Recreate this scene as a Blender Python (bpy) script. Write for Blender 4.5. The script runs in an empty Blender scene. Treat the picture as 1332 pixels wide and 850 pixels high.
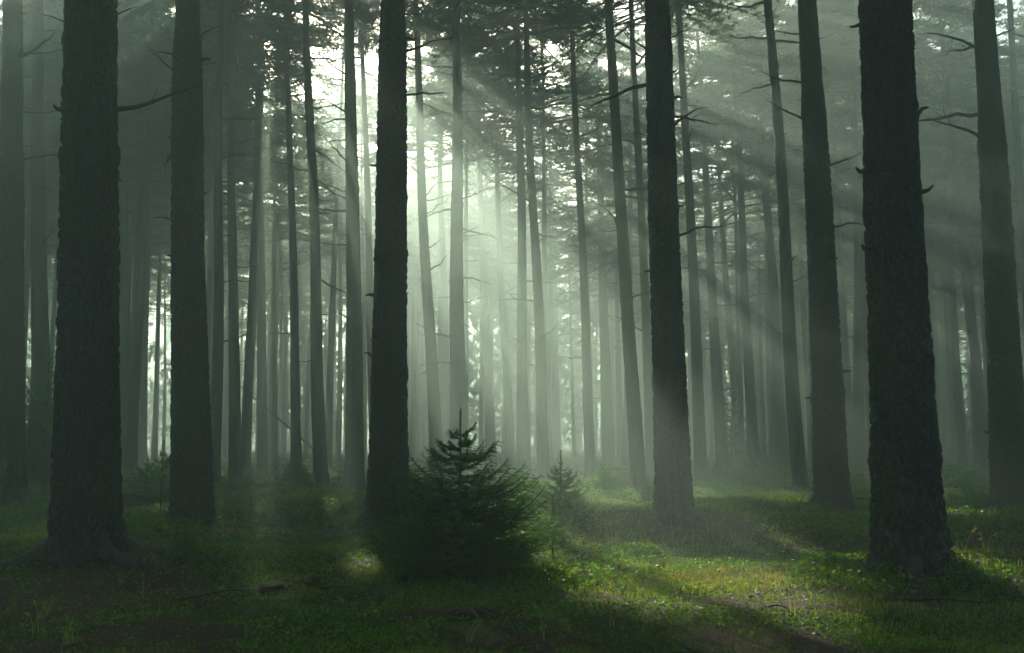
import bpy, math, random
import numpy as np
from mathutils import Vector, Matrix, Quaternion

# ------------------------------------------------------------------ camera, sky, sun, exposure
scene = bpy.context.scene
COL = scene.collection
F_PX, CX, CY, HORIZON = 1300.0, 666.0, 425.0, 572.0        # photograph's pixels
CAM_H = 1.15
PITCH = math.atan((HORIZON - CY) / F_PX)
CAM = np.array([0.0, 0.0, CAM_H])

cam_data = bpy.data.cameras.new("camera")
cam = bpy.data.objects.new("camera", cam_data)
COL.objects.link(cam)
cam.location = CAM
cam.rotation_euler = (math.pi / 2 + PITCH, 0, 0)
cam_data.sensor_width = 36.0
cam_data.lens = F_PX / 1332.0 * 36.0
cam_data.clip_start = 0.05
cam_data.clip_end = 3000.0
scene.camera = cam

def pix_dir(px, py):
    """unit direction of a pixel of the photograph"""
    x, y, z = (px - CX) / F_PX, 1.0, (CY - py) / F_PX
    c, s = math.cos(PITCH), math.sin(PITCH)
    d = np.array([x, y * c - z * s, y * s + z * c])
    return d / np.linalg.norm(d)

SUN = pix_dir(352, -85)                                    # towards the sun
SUN_EL = math.asin(SUN[2])
SUN_AZ = math.atan2(SUN[0], SUN[1])                        # from +Y towards +X

world = bpy.data.worlds.new("World")
scene.world = world
world.use_nodes = True
wn = world.node_tree
bg = wn.nodes["Background"]
sky = wn.nodes.new("ShaderNodeTexSky")
sky.sky_type = 'NISHITA'
sky.sun_disc = False
sky.sun_elevation = SUN_EL
sky.sun_rotation = SUN_AZ
sky.air_density = 1.0
sky.dust_density = 3.0
sky.ozone_density = 0.6
wn.links.new(sky.outputs[0], bg.inputs[0])
bg.inputs[1].default_value = 0.05

sun_data = bpy.data.lights.new("sun", 'SUN')
sun_data.energy = 5.0
sun_data.angle = math.radians(0.5)
sun_data.color = (1.0, 0.91, 0.73)
sun = bpy.data.objects.new("sun", sun_data)
COL.objects.link(sun)
sun.rotation_euler = Vector(SUN).to_track_quat('Z', 'Y').to_euler()

vs = scene.view_settings
vs.view_transform = 'Standard'
vs.look = 'None'
vs.exposure = 2.1
vs.gamma = 1.0
vs.use_curve_mapping = False

cy = scene.cycles
cy.use_denoising = True
try:
    cy.denoiser = 'OPENIMAGEDENOISE'
except Exception:
    pass
cy.max_bounces = 5
cy.diffuse_bounces = 2
cy.glossy_bounces = 1
cy.transmission_bounces = 2
cy.volume_bounces = 1
cy.sample_clamp_indirect = 4.0
cy.caustics_reflective = False
cy.caustics_refractive = False

FOG_DENSITY = 0.0135
FOG_COLOR = (0.71, 0.93, 0.85)
FOG_G = 0.57

# ------------------------------------------------------------------ small helpers
R = np.random.default_rng(7)
random.seed(7)

_T = np.random.default_rng(99).random((256, 256))
def vnoise(x, y, seed=0):
    x = np.asarray(x, float) + seed * 17.31; y = np.asarray(y, float) + seed * 9.77
    xi = np.floor(x).astype(int); yi = np.floor(y).astype(int)
    fx = x - xi; fy = y - yi
    fx = fx * fx * (3 - 2 * fx); fy = fy * fy * (3 - 2 * fy)
    a = _T[xi & 255, yi & 255]; b = _T[(xi + 1) & 255, yi & 255]
    c = _T[xi & 255, (yi + 1) & 255]; d = _T[(xi + 1) & 255, (yi + 1) & 255]
    return (a * (1 - fx) + b * fx) * (1 - fy) + (c * (1 - fx) + d * fx) * fy
def fbm(x, y, seed=0, o=4):
    s = 0; a = 0.5; f = 1.0
    for k in range(o):
        s = s + a * vnoise(x * f, y * f, seed + k); a *= 0.5; f *= 2.03
    return s / (1 - 0.5 ** o)
def smooth(a, b, x):
    t = np.clip((x - a) / (b - a), 0, 1)
    return t * t * (3 - 2 * t)

def mesh_np(name, verts, loops, counts, mats=None, mat_idx=None, smooth_shade=False):
    me = bpy.data.meshes.new(name)
    verts = np.asarray(verts, np.float32); loops = np.asarray(loops, np.int32).ravel()
    counts = np.asarray(counts, np.int32)
    me.vertices.add(len(verts)); me.vertices.foreach_set("co", verts.ravel())
    me.loops.add(len(loops)); me.loops.foreach_set("vertex_index", loops)
    me.polygons.add(len(counts))
    starts = np.concatenate([[0], np.cumsum(counts)[:-1]]).astype(np.int32)
    me.polygons.foreach_set("loop_start", starts)
    me.polygons.foreach_set("loop_total", counts)
    if mats:
        for m in mats: me.materials.append(m)
    if mat_idx is not None: me.polygons.foreach_set("material_index", np.asarray(mat_idx, np.int32))
    me.polygons.foreach_set("use_smooth", np.full(len(counts), bool(smooth_shade)))
    me.update(calc_edges=True)
    return me

class MB:
    """collects tubes, leaves and grids into one mesh"""
    def __init__(s): s.v = []; s.l = []; s.c = []; s.m = []; s.n = 0
    def add(s, verts, faces, mat=0):
        verts = np.asarray(verts, float); faces = np.asarray(faces, int)
        s.v.append(verts); s.l.append((faces + s.n).ravel())
        s.c.append(np.full(len(faces), faces.shape[1])); s.m.append(np.full(len(faces), mat)); s.n += len(verts)
    def tube(s, pts, rad, sides=5, mat=0, cap=True):
        pts = np.asarray(pts, float); n = len(pts); rad = np.broadcast_to(rad, (n,))
        t = np.gradient(pts, axis=0); t /= np.linalg.norm(t, axis=1)[:, None] + 1e-9
        up = np.array([0, 0, 1.0]) if abs(t[0][2]) < 0.9 else np.array([1.0, 0, 0])
        a = np.cross(t, up); a /= np.linalg.norm(a, axis=1)[:, None] + 1e-9
        b = np.cross(t, a)
        th = np.arange(sides) * 2 * math.pi / sides
        ring = (a[:, None, :] * np.cos(th)[None, :, None] + b[:, None, :] * np.sin(th)[None, :, None]) * rad[:, None, None] + pts[:, None, :]
        i = np.arange(n - 1)[:, None] * sides; j = np.arange(sides)[None, :]; k = (j + 1) % sides
        f = np.stack([i + j, i + k, i + sides + k, i + sides + j], -1).reshape(-1, 4)
        s.add(ring.reshape(-1, 3), f, mat)
        if cap and sides == 4:
            s.add(ring[-1], [[0, 1, 2, 3]], mat)
        elif cap:
            s.add(np.vstack([ring[-1], pts[-1] + t[-1] * rad[-1] * .4]), [[q, (q + 1) % sides, sides] for q in range(sides)], mat)
    def leaves(s, c, u, v, mat=0):
        n = len(c)
        if n == 0: return
        vv = np.stack([c - u, c + v, c + u, c - v], 1).reshape(-1, 3)
        s.add(vv, np.arange(n * 4).reshape(n, 4), mat)
    def needles(s, c, u, v, mat=0):
        n = len(c)
        if n == 0: return
        vv = np.stack([c - v, c + v, c + u], 1).reshape(-1, 3)
        s.add(vv, np.arange(n * 3).reshape(n, 3), mat)
    def mesh(s, name, mats, smooth_shade=False):
        return mesh_np(name, np.concatenate(s.v), np.concatenate(s.l), np.concatenate(s.c), mats, np.concatenate(s.m), smooth_shade)

def obj(name, me, parent=None, loc=None, mat=None):
    o = bpy.data.objects.new(name, me)
    COL.objects.link(o)
    if parent is not None: o.parent = parent
    if loc is not None: o.location = loc
    if mat is not None: o.matrix_local = mat
    return o
def thing(name, label, cat, loc, group=None, me=None):
    o = obj(name, me, None, loc)
    o["label"] = label; o["category"] = cat
    if group: o["group"] = group
    return o
def unit(a): return a / (np.linalg.norm(a, axis=-1, keepdims=True) + 1e-9)

# ------------------------------------------------------------------ materials
def new_mat(name):
    m = bpy.data.materials.new(name); m.use_nodes = True
    nt = m.node_tree; nt.nodes.clear()
    return m, nt, nt.nodes.new("ShaderNodeOutputMaterial")
def ramp(nt, stops):
    r = nt.nodes.new("ShaderNodeValToRGB")
    e = r.color_ramp.elements
    while len(e) < len(stops): e.new(0.5)
    for k, (p, c) in enumerate(stops): e[k].position = p; e[k].color = (*c, 1)
    return r
def noise(nt, scale, detail=4, rough=.55, vec=None):
    n = nt.nodes.new("ShaderNodeTexNoise")
    n.inputs["Scale"].default_value = scale; n.inputs["Detail"].default_value = detail; n.inputs["Roughness"].default_value = rough
    if vec is not None: nt.links.new(vec, n.inputs["Vector"])
    return n

def bark_mat(name, lo, hi, moss, bump, scale=1.0, fleck=None):
    m, nt, out = new_mat(name)
    L = nt.links.new
    tc = nt.nodes.new("ShaderNodeTexCoord")
    mp = nt.nodes.new("ShaderNodeMapping"); mp.inputs["Scale"].default_value = (scale, scale, scale * .3)
    L(tc.outputs["Object"], mp.inputs[0])
    n1 = noise(nt, 26, 6, .65, mp.outputs[0])
    n2 = noise(nt, 1.7, 3, .5, tc.outputs["Object"])
    n3 = noise(nt, 90, 3, .6, tc.outputs["Object"])
    vo = nt.nodes.new("ShaderNodeTexVoronoi"); vo.feature = 'DISTANCE_TO_EDGE'; vo.inputs["Scale"].default_value = 22
    wv = nt.nodes.new("ShaderNodeMixRGB"); wv.inputs[0].default_value = .06
    L(mp.outputs[0], wv.inputs[1]); L(n1.outputs["Color"], wv.inputs[2]); L(wv.outputs[0], vo.inputs["Vector"])
    r1 = ramp(nt, [(.3, lo), (.7, hi)])
    L(n1.outputs[0], r1.inputs[0])
    r2 = ramp(nt, [(.45, (0, 0, 0)), (.7, (1, 1, 1))]); L(n2.outputs[0], r2.inputs[0])
    mx = nt.nodes.new("ShaderNodeMixRGB"); mx.inputs[2].default_value = (*moss, 1)
    mul = nt.nodes.new("ShaderNodeMath"); mul.operation = 'MULTIPLY'; mul.inputs[1].default_value = .55
    L(r2.outputs[0], mul.inputs[0]); L(mul.outputs[0], mx.inputs[0]); L(r1.outputs[0], mx.inputs[1])
    p = nt.nodes.new("ShaderNodeBsdfPrincipled"); p.inputs["Roughness"].default_value = .82
    p.inputs["Specular IOR Level"].default_value = .35
    if fleck:                                                   # pale flecks scattered at random over the bark
        n4 = noise(nt, 34, 5, .7, tc.outputs["Object"]); r4 = ramp(nt, [(.56, (0, 0, 0)), (.66, (1, 1, 1))]); L(n4.outputs[0], r4.inputs[0])
        mf = nt.nodes.new("ShaderNodeMixRGB"); mf.inputs[2].default_value = (*fleck, 1); L(r4.outputs[0], mf.inputs[0]); L(mx.outputs[0], mf.inputs[1])
        mx = mf
    L(mx.outputs[0], p.inputs["Base Color"])
    rr = ramp(nt, [(0, (0, 0, 0)), (.18, (1, 1, 1))]); L(vo.outputs["Distance"], rr.inputs[0])
    ad = nt.nodes.new("ShaderNodeMath"); ad.operation = 'MULTIPLY_ADD'; ad.inputs[1].default_value = .8
    L(rr.outputs[0], ad.inputs[0]); L(n3.outputs[0], ad.inputs[2])
    b = nt.nodes.new("ShaderNodeBump"); b.inputs["Strength"].default_value = bump; b.inputs["Distance"].default_value = .02
    L(ad.outputs[0], b.inputs["Height"]); L(b.outputs[0], p.inputs["Normal"])
    L(p.outputs[0], out.inputs[0])
    return m

def leaf_mat(name, cols, transl, gloss=.05, rough=.45, pos_scale=.8):
    """thin leaf: diffuse + light through the blade + a little sheen; colour varies leaf by leaf"""
    m, nt, out = new_mat(name)
    L = nt.links.new
    g = nt.nodes.new("ShaderNodeNewGeometry")
    n = noise(nt, pos_scale, 3, .6, g.outputs["Position"])
    mixf = nt.nodes.new("ShaderNodeMath"); mixf.operation = 'MULTIPLY_ADD'; mixf.inputs[1].default_value = .45
    hf = nt.nodes.new("ShaderNodeMath"); hf.operation = 'MULTIPLY_ADD'; hf.inputs[1].default_value = 1.1; hf.inputs[2].default_value = -.28
    L(n.outputs[0], hf.inputs[0])
    L(g.outputs["Random Per Island"], mixf.inputs[0]); L(hf.outputs[0], mixf.inputs[2])
    k = len(cols)
    r = ramp(nt, [(i / (k - 1), c) for i, c in enumerate(cols)])
    L(mixf.outputs[0], r.inputs[0])
    d = nt.nodes.new("ShaderNodeBsdfDiffuse"); t = nt.nodes.new("ShaderNodeBsdfTranslucent")
    gl = nt.nodes.new("ShaderNodeBsdfGlossy"); gl.inputs["Roughness"].default_value = rough
    gl.inputs["Color"].default_value = (.9, .9, .8, 1)
    tb = nt.nodes.new("ShaderNodeMixRGB"); tb.blend_type = 'MULTIPLY'; tb.inputs[0].default_value = 1
    tb.inputs[2].default_value = (1.35, 1.25, .55, 1)
    L(r.outputs[0], tb.inputs[1])
    L(r.outputs[0], d.inputs[0]); L(tb.outputs[0], t.inputs[0])
    a = nt.nodes.new("ShaderNodeMixShader"); a.inputs[0].default_value = transl
    L(d.outputs[0], a.inputs[1]); L(t.outputs[0], a.inputs[2])
    b = nt.nodes.new("ShaderNodeMixShader"); b.inputs[0].default_value = gloss
    L(a.outputs[0], b.inputs[1]); L(gl.outputs[0], b.inputs[2])
    L(b.outputs[0], out.inputs[0])
    return m

M_BARK_NEAR = bark_mat("bark_fissured", (.016, .019, .017), (.075, .080, .068), (.03, .05, .04), .7, 1.6, (.11, .12, .105))
M_BARK = bark_mat("bark", (.022, .024, .021), (.07, .073, .063), (.035, .055, .042), .6, 1.0)
M_TWIG = bark_mat("twig_bark", (.03, .027, .023), (.075, .065, .052), (.05, .06, .04), .3, 3.0)
M_ROT = bark_mat("rotten_wood", (.016, .012, .009), (.055, .038, .026), (.03, .045, .015), .6, 2.0)
M_STEM = bark_mat("sapling_bark", (.05, .035, .022), (.10, .07, .045), (.06, .07, .03), .3, 4.0)
M_NEEDLE = leaf_mat("pine_needles", [(.018, .040, .020), (.030, .062, .026), (.045, .085, .03)], .35, .04)
M_SPRUCE = leaf_mat("spruce_needles", [(.028, .105, .032), (.05, .17, .04), (.10, .24, .05)], .5, .06, .4, 3)
M_LEAF = leaf_mat("ground_leaves", [(.018, .075, .007), (.04, .15, .010), (.10, .21, .014), (.23, .26, .03)], .55, .02, .4, .9)
M_MOSS = leaf_mat("moss_tips", [(.022, .07, .006), (.06, .15, .010), (.19, .22, .018)], .5, .03, .5, .7)
M_GRASS = leaf_mat("grass_blades", [(.04, .095, .014), (.10, .18, .02), (.24, .27, .03)], .6, .06, .4, 1.1)
M_LITTER = leaf_mat("fallen_needles", [(.05, .028, .014), (.11, .06, .028), (.18, .11, .055)], .15, .05, .5, 2)
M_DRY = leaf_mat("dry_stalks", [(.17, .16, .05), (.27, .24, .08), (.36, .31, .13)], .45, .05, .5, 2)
M_PETAL = leaf_mat("white_petals", [(.6, .62, .55), (.7, .7, .66), (.78, .78, .74)], .4, .05, .5, 2)

def ground_mat():
    m, nt, out = new_mat("forest_floor")
    L = nt.links.new
    g = nt.nodes.new("ShaderNodeNewGeometry")
    n1 = noise(nt, .8, 5, .6, g.outputs["Position"]); n2 = noise(nt, 22, 5, .65, g.outputs["Position"]); n3 = noise(nt, 120, 3, .6, g.outputs["Position"])
    green = ramp(nt, [(.3, (.018, .035, .008)), (.7, (.045, .075, .014))]); L(n2.outputs[0], green.inputs[0])
    brown = ramp(nt, [(.3, (.022, .014, .008)), (.7, (.075, .045, .022))]); L(n2.outputs[0], brown.inputs[0])
    at = nt.nodes.new("ShaderNodeAttribute"); at.attribute_name = "litter"
    mx = nt.nodes.new("ShaderNodeMixRGB"); L(at.outputs["Fac"], mx.inputs[0]); L(green.outputs[0], mx.inputs[1]); L(brown.outputs[0], mx.inputs[2])
    p = nt.nodes.new("ShaderNodeBsdfPrincipled"); p.inputs["Roughness"].default_value = .9; p.inputs["Specular IOR Level"].default_value = .2
    L(mx.outputs[0], p.inputs["Base Color"])
    ad = nt.nodes.new("ShaderNodeMath"); ad.operation = 'ADD'; L(n2.outputs[0], ad.inputs[0]); L(n3.outputs[0], ad.inputs[1])
    b = nt.nodes.new("ShaderNodeBump"); b.inputs["Strength"].default_value = .8; b.inputs["Distance"].default_value = .03
    L(ad.outputs[0], b.inputs["Height"]); L(b.outputs[0], p.inputs["Normal"]); L(p.outputs[0], out.inputs[0])
    return m
M_GROUND = ground_mat()

# ------------------------------------------------------------------ ground
def flat_at(px, py):
    d = pix_dir(px, py); t = CAM_H / max(-d[2], 1e-3)
    return CAM[:2] + d[:2] * t
MOUNDS = []      # x, y, rx, ry, h
def mound(px, py, rx, ry, h):
    p = flat_at(px, py); MOUNDS.append((p[0], p[1], rx, ry, h))
mound(112, 735, 1.5, 1.0, .24); mound(1178, 748, 1.4, .9, .24); mound(870, 690, 1.5, 1.1, .22)
mound(250, 690, 1.0, .9, .16); mound(490, 690, .55, .45, .16); mound(410, 668, 1.1, .8, .16)
mound(800, 745, 1.2, .5, .07); mound(1010, 700, 1.2, .7, .08); mound(1320, 690, 1.4, .9, .14)
mound(1100, 800, .8, .5, .06); mound(1080, 672, 1.3, 1.0, .08); mound(610, 740, .8, .6, .06)
mound(330, 725, 1.2, .6, .07); mound(40, 700, 1.0, .7, .07); mound(800, 640, 1.6, 1.0, .16); mound(1240, 640, 2.0, 1.6, .2)
def ground(x, y):
    x = np.asarray(x, float); y = np.asarray(y, float)
    r = np.hypot(x, y)
    z = (fbm(x * .22, y * .22, 3, 3) - .5) * .34 * smooth(2, 12, r)
    z = z + (fbm(x * 1.1, y * 1.1, 11, 3) - .5) * .17 + (fbm(x * 4.5, y * 4.5, 21, 2) - .5) * .035
    for mx, my, rx, ry, h in MOUNDS:
        z = z + h * np.exp(-((x - mx) / rx) ** 2 - ((y - my) / ry) ** 2)
    return z - .02
def at(px, py, far=95.0):
    """the point of the ground that a pixel of the photograph looks at"""
    d = pix_dir(px, py)
    t = np.linspace(3.0, far, 6000)
    P = CAM[None] + d[None] * t[:, None]
    below = P[:, 2] <= ground(P[:, 0], P[:, 1])
    k = int(np.argmax(below)) if below.any() else len(t) - 1
    p = P[k]; return np.array([p[0], p[1], float(ground(p[0], p[1]))])
def gp(x, y): return np.array([x, y, float(ground(x, y))])

LITTER_SPOTS = []
def litter_spot(px, py, r): p = flat_at(px, py); LITTER_SPOTS.append((p[0], p[1], r))
for a in [(110, 775, 1.0), (60, 790, .7), (220, 770, .6), (830, 778, .5), (760, 775, .45), (930, 785, .4), (1230, 785, .55), (1120, 735, .5),
          (450, 742, .3), (620, 800, .4), (880, 690, .9), (780, 690, .6), (310, 690, .5), (560, 800, .3), (660, 840, .5), (240, 830, .4), (1000, 835, .5), (800, 635, .8)]:
    litter_spot(*a)
def litter(x, y):
    v = smooth(.47, .68, fbm(x * .7, y * .7, 31, 4)) * .8
    for lx, ly, r in LITTER_SPOTS:
        v = np.maximum(v, np.exp(-(((x - lx) ** 2 + (y - ly) ** 2) / (r * r)) ** 1.5) * 1.1)
    w = v * (.55 + .9 * vnoise(x * 3.1, y * 3.1, 41))
    return np.clip(w, 0, 1)

def axis(fine0, fine1, step, lo, hi, grow):
    a = list(np.arange(fine0, fine1, step)); s = step
    up = [a[-1]]
    while up[-1] < hi: s *= grow; up.append(up[-1] + s)
    s = step; dn = [a[0]]
    while dn[-1] > lo: s *= grow; dn.append(dn[-1] - s)
    return np.array(dn[:0:-1] + a + up[1:])
gx = axis(-7, 7, .10, -600, 600, 1.06); gy = axis(4, 17, .10, -300, 900, 1.06)
GX, GY = np.meshgrid(gx, gy, indexing='ij')
GZ = ground(GX, GY)
nx, ny = GX.shape
ii = (np.arange(nx - 1)[:, None] * ny + np.arange(ny - 1)[None, :])
faces = np.stack([ii, ii + ny, ii + ny + 1, ii + 1], -1).reshape(-1, 4)
me = mesh_np("forest_floor", np.stack([GX, GY, GZ], -1).reshape(-1, 3), faces, np.full(len(faces), 4), [M_GROUND], None, True)
la = me.attributes.new("litter", 'FLOAT', 'POINT'); la.data.foreach_set("value", litter(GX, GY).ravel().astype(np.float32))
g_o = obj("ground", me); g_o["kind"] = "structure"

# ------------------------------------------------------------------ where the sun comes through the canopy
LIT = [(885, 762, .80), (820, 744, .36), (955, 756, .30), (755, 730, .22), (1075, 738, .45), (1135, 752, .3), (1035, 718, .2), (1305, 758, .25),
       (45, 702, .22), (300, 690, .30), (330, 664, .2), (415, 660, .22), (470, 744, .2), (660, 690, .45), (715, 702, .3), (195, 664, .2),
       (1190, 640, .4), (850, 655, .35), (1285, 672, .4), (640, 634, .7), (720, 628, .7),
       (790, 642, 1.0), (872, 646, .9), (950, 642, .9), (1005, 652, .5)]
RAYS = [(at(x, y), r * 1.5) for x, y, r in LIT] + [(at(598, 742) + np.array([.5, -.05, .5]), .42), (at(598, 742) + np.array([.15, -.25, .85]), .36), (at(56, 648) + np.array([.15, -.3, 2.3]), .45)]
SKYHOLES = [(pix_dir(405, 115), 22.), (pix_dir(440, 45), 16.), (pix_dir(350, 60), 9.), (pix_dir(545, 60), 14.), (pix_dir(640, 40), 9.)]
def carve(c):
    """True for the needles that stay: those in the way of the sun patches are cut out"""
    keep = np.ones(len(c), bool)
    j = vnoise(c[:, 0] * 3 + c[:, 2], c[:, 1] * 3 + c[:, 2] * 2, 5)
    for p, r in RAYS:  # gaps cut into the crowns to shape the sun shafts
        v = c - p; t = v @ SUN
        d2 = (v * v).sum(1) - t * t
        keep &= ~((t > 0) & (d2 < (r * (.65 + .7 * j)) ** 2))
    for d, rp in SKYHOLES:
        v = c - CAM; t = v @ d
        d2 = np.sqrt(np.maximum((v * v).sum(1) - t * t, 0)) / np.maximum(t, .1) * F_PX
        keep &= ~((t > 8) & (d2 < rp * (.3 + 1.2 * j)))
    return keep

# ------------------------------------------------------------------ pine trees
def bark_relief(u, z, seed):
    """depth of the bark plates, u along the girth and z up, metres"""
    rg = np.random.default_rng(seed); tab = rg.random((64, 512, 2))
    cw, ch = .046, .15
    uw = u + (fbm(u * 9, z * 5, seed, 3) - .5) * .05; zw = z + (fbm(u * 8, z * 6, seed + 5, 2) - .5) * .08
    a = uw / cw; b = zw / ch; ai = np.floor(a).astype(int); bi = np.floor(b).astype(int)
    f1 = np.full(a.shape, 9.); f2 = np.full(a.shape, 9.)
    for da in (-1, 0, 1):
        for db in (-1, 0, 1):
            q = tab[(ai + da) % 64, (bi + db) % 512]
            d = np.hypot(ai + da + q[..., 0] - a, (bi + db + q[..., 1] - b))
            f2 = np.minimum(f2, np.maximum(f1, d)); f1 = np.minimum(f1, d)
    return smooth(.02, .32, f2 - f1) - .35 * f1

def trunk_mesh(H, r0, lean, bend, seed, detail, flare=.15, step=.014, sides=150):
    rg = np.random.default_rng(seed)
    if detail == 2:
        z = np.concatenate([np.arange(-.12, 6.5, step), np.arange(6.5, H, .35), [H]]); S = sides
    elif detail == 1:
        z = np.concatenate([np.arange(-.12, 1.0, .07), np.arange(1.0, 12, .16), np.arange(12, H, .7), [H]]); S = 14
    else:
        z = np.concatenate([np.arange(-.15, .8, .2), np.arange(.8, H, 1.0), [H]]); S = 10
    th = np.arange(S) * 2 * math.pi / S
    Z, TH = np.meshgrid(z, th, indexing='ij')
    h = np.maximum(Z, 0)
    r = r0 * (1 - .88 * (h / H) ** .95) + .012
    lobes = sum(np.cos(k * TH + rg.random() * 6.28) * w for k, w in ((2, .25), (3, .35), (5, .3), (7, .15)))
    r = r * (1 + flare * np.exp(-h / .22) * (1 + 1.7 * lobes) + .08 * np.exp(-h / .9))
    if detail:
        wh = .9
        while wh < 12:                                          # swellings where the branch whorls were
            amp = (.005 + .012 * rg.random()) * (r0 / .22); ph = rg.random() * 6.28
            r = r + amp * np.exp(-((Z - wh - .05 * np.cos(TH + ph)) / .09) ** 2) * (.7 + .6 * np.cos(2 * TH + ph))
            wh += .45 + .5 * rg.random()
        r = r * (1 + .035 * (vnoise(TH * 1.3, Z * .9, seed) - .5) + .03 * np.cos(TH * 2 + rg.random() * 6) )
        n = fbm(np.cos(TH) * 3 + Z * .8, np.sin(TH) * 3 + Z * 2.2, seed % 50, 4) - .5
        r = r + n * .011 * min(1, r0 / .2)
    if detail == 2:
        fade = np.clip((6.8 - Z) / .5, 0, 1)
        seamless = (TH / (2 * math.pi)) * round(2 * math.pi * r0 / .046) * .046
        # join the plates across the seam
        d0 = bark_relief(seamless, Z, seed); d1 = bark_relief(seamless - round(2 * math.pi * r0 / .046) * .046, Z, seed)
        w = smooth(.93, 1.0, TH / (2 * math.pi))
        dd = d0 * (1 - w) + d1 * w
        big = smooth(.35, .65, fbm(np.cos(TH) * 5 + 7, np.sin(TH) * 5 + Z * 1.1, seed % 40, 3))
        r = r + fade * (.018 + .015 * big) * dd * (1 + .5 * np.exp(-h / .8))
    cx = lean[0] * Z + bend[0] * np.sin(Z * bend[2] + bend[3]); cyy = lean[1] * Z + bend[1] * np.sin(Z * bend[2] * .8 + bend[3] * 2)
    cx = cx - bend[0] * math.sin(bend[3]); cyy = cyy - bend[1] * math.sin(bend[3] * 2)
    V = np.stack([cx + r * np.cos(TH), cyy + r * np.sin(TH), Z], -1).reshape(-1, 3)
    n = len(z); i = np.arange(n - 1)[:, None] * S; j = np.arange(S)[None, :]; k = (j + 1) % S
    f = np.stack([i + j, i + k, i + S + k, i + S + j], -1).reshape(-1, 4)
    return mesh_np("trunk", V, f, np.full(len(f), 4), [M_BARK_NEAR if detail == 2 else M_BARK], None, True)

def axis_at(h, lean, bend):
    return np.array([lean[0] * h + bend[0] * (math.sin(h * bend[2] + bend[3]) - math.sin(bend[3])),
                     lean[1] * h + bend[1] * (math.sin(h * bend[2] * .8 + bend[3] * 2) - math.sin(bend[3] * 2)), h])

def crown_arrays(seed, n_limb=60, tw=9, dens=1.0, bare=.18, tuft=.105):
    """limbs (MB) and needle tufts of a crown 1 m wide (radius) and 1 m tall, scaled later: L = 10 m, R = 2.2 m"""
    rg = np.random.default_rng(seed); L, RR = 10.0, 3.9
    wood = MB(); C = []; U = []; V = []
    for i in range(n_limb):
        s = (i + rg.random()) / n_limb; z = s * L
        ln = RR * (1 - s ** 1.6) * (.55 + .55 * rg.random()) + .25
        ph = rg.random() * 6.283; el = math.radians(-8 + 42 * s + rg.normal() * 9)
        d = np.array([math.cos(ph), math.sin(ph)])
        t = np.linspace(0, 1, 5)
        drop = -.18 * ln * t * t + .08 * ln * np.sin(t * 3 + rg.random() * 3) * t
        side = (rg.random() - .5) * .5 * ln * t * t
        P = np.stack([d[0] * ln * t * math.cos(el) - d[1] * side, d[1] * ln * t * math.cos(el) + d[0] * side, z + ln * t * math.sin(el) + drop], -1)
        wood.tube(P, np.linspace(.012 + .011 * ln, .004, 5), 4, 0, False)
        isbare = s < bare and rg.random() < .75
        nt_ = max(3, int(tw * (.5 + ln / RR * .7)))
        for q in range(nt_):
            f = .28 + .72 * (q + rg.random()) / nt_
            k = min(int(f * 4), 3); b = P[k] + (P[k + 1] - P[k]) * (f * 4 - k)
            sd = 1 if q % 2 else -1
            a = ph + sd * (.45 + .6 * rg.random())
            tl = (.28 + .42 * (1 - f) + .2 * rg.random()) * min(1, ln / 1.2)
            td = np.array([math.cos(a), math.sin(a), .05 + .25 * rg.random()]) * tl
            if isbare or (q % 3 == 0 and s < .5): wood.tube(np.stack([b, b + td * .5 + [0, 0, -.02], b + td]), [.007, .005, .002], 3, 0, False)
            if isbare and rg.random() < .85: continue
            m = max(3, int(tl / .05 * dens))
            g = (np.arange(m) + rg.random(m)) / m
            c = b + td * g[:, None] + rg.normal(size=(m, 3)) * [.05, .05, .03]
            u = unit(td + rg.normal(size=(m, 3)) * .55 * tl) * (tuft * (.6 + .7 * rg.random(m)))[:, None]
            nrm = unit(np.array([0, 0, 1.]) + rg.normal(size=(m, 3)) * .5)
            v = unit(np.cross(u, nrm)) * (tuft * .32 * (.6 + .8 * rg.random(m)))[:, None]
            C.append(c); U.append(u); V.append(v)
    return wood, np.concatenate(C), np.concatenate(U), np.concatenate(V)
def carved_wood(w, M, off):
    wv = np.concatenate(w.v); fl = np.concatenate(w.l).reshape(-1, 4)
    fc = wv[fl].mean(1) @ M.T + off
    return wv, fl[carve(fc)]

CROWN_KINDS = {}
for k in range(5): CROWN_KINDS[('open', k)] = crown_arrays(100 + k, 90, 16, 1.5, .24)
for k in range(5): CROWN_KINDS[('dense', k)] = crown_arrays(200 + k, 105, 17, 1.9, .10)
for k in range(4): CROWN_KINDS[('thin', k)] = crown_arrays(150 + k, 46, 12, 1.3, .30)
CROWN_MESH = {}
UNIQ = []
def crown_mesh(kind):
    if kind not in CROWN_MESH:
        w, c, u, v = CROWN_KINDS[kind]
        b = MB(); b.v, b.l, b.c, b.m, b.n = list(w.v), list(w.l), list(w.c), list(w.m), w.n
        b.needles(c - u * .6, u * 1.8, v, 1)
        CROWN_MESH[kind] = b.mesh("crown", [M_TWIG, M_NEEDLE])
    return CROWN_MESH[kind]

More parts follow.
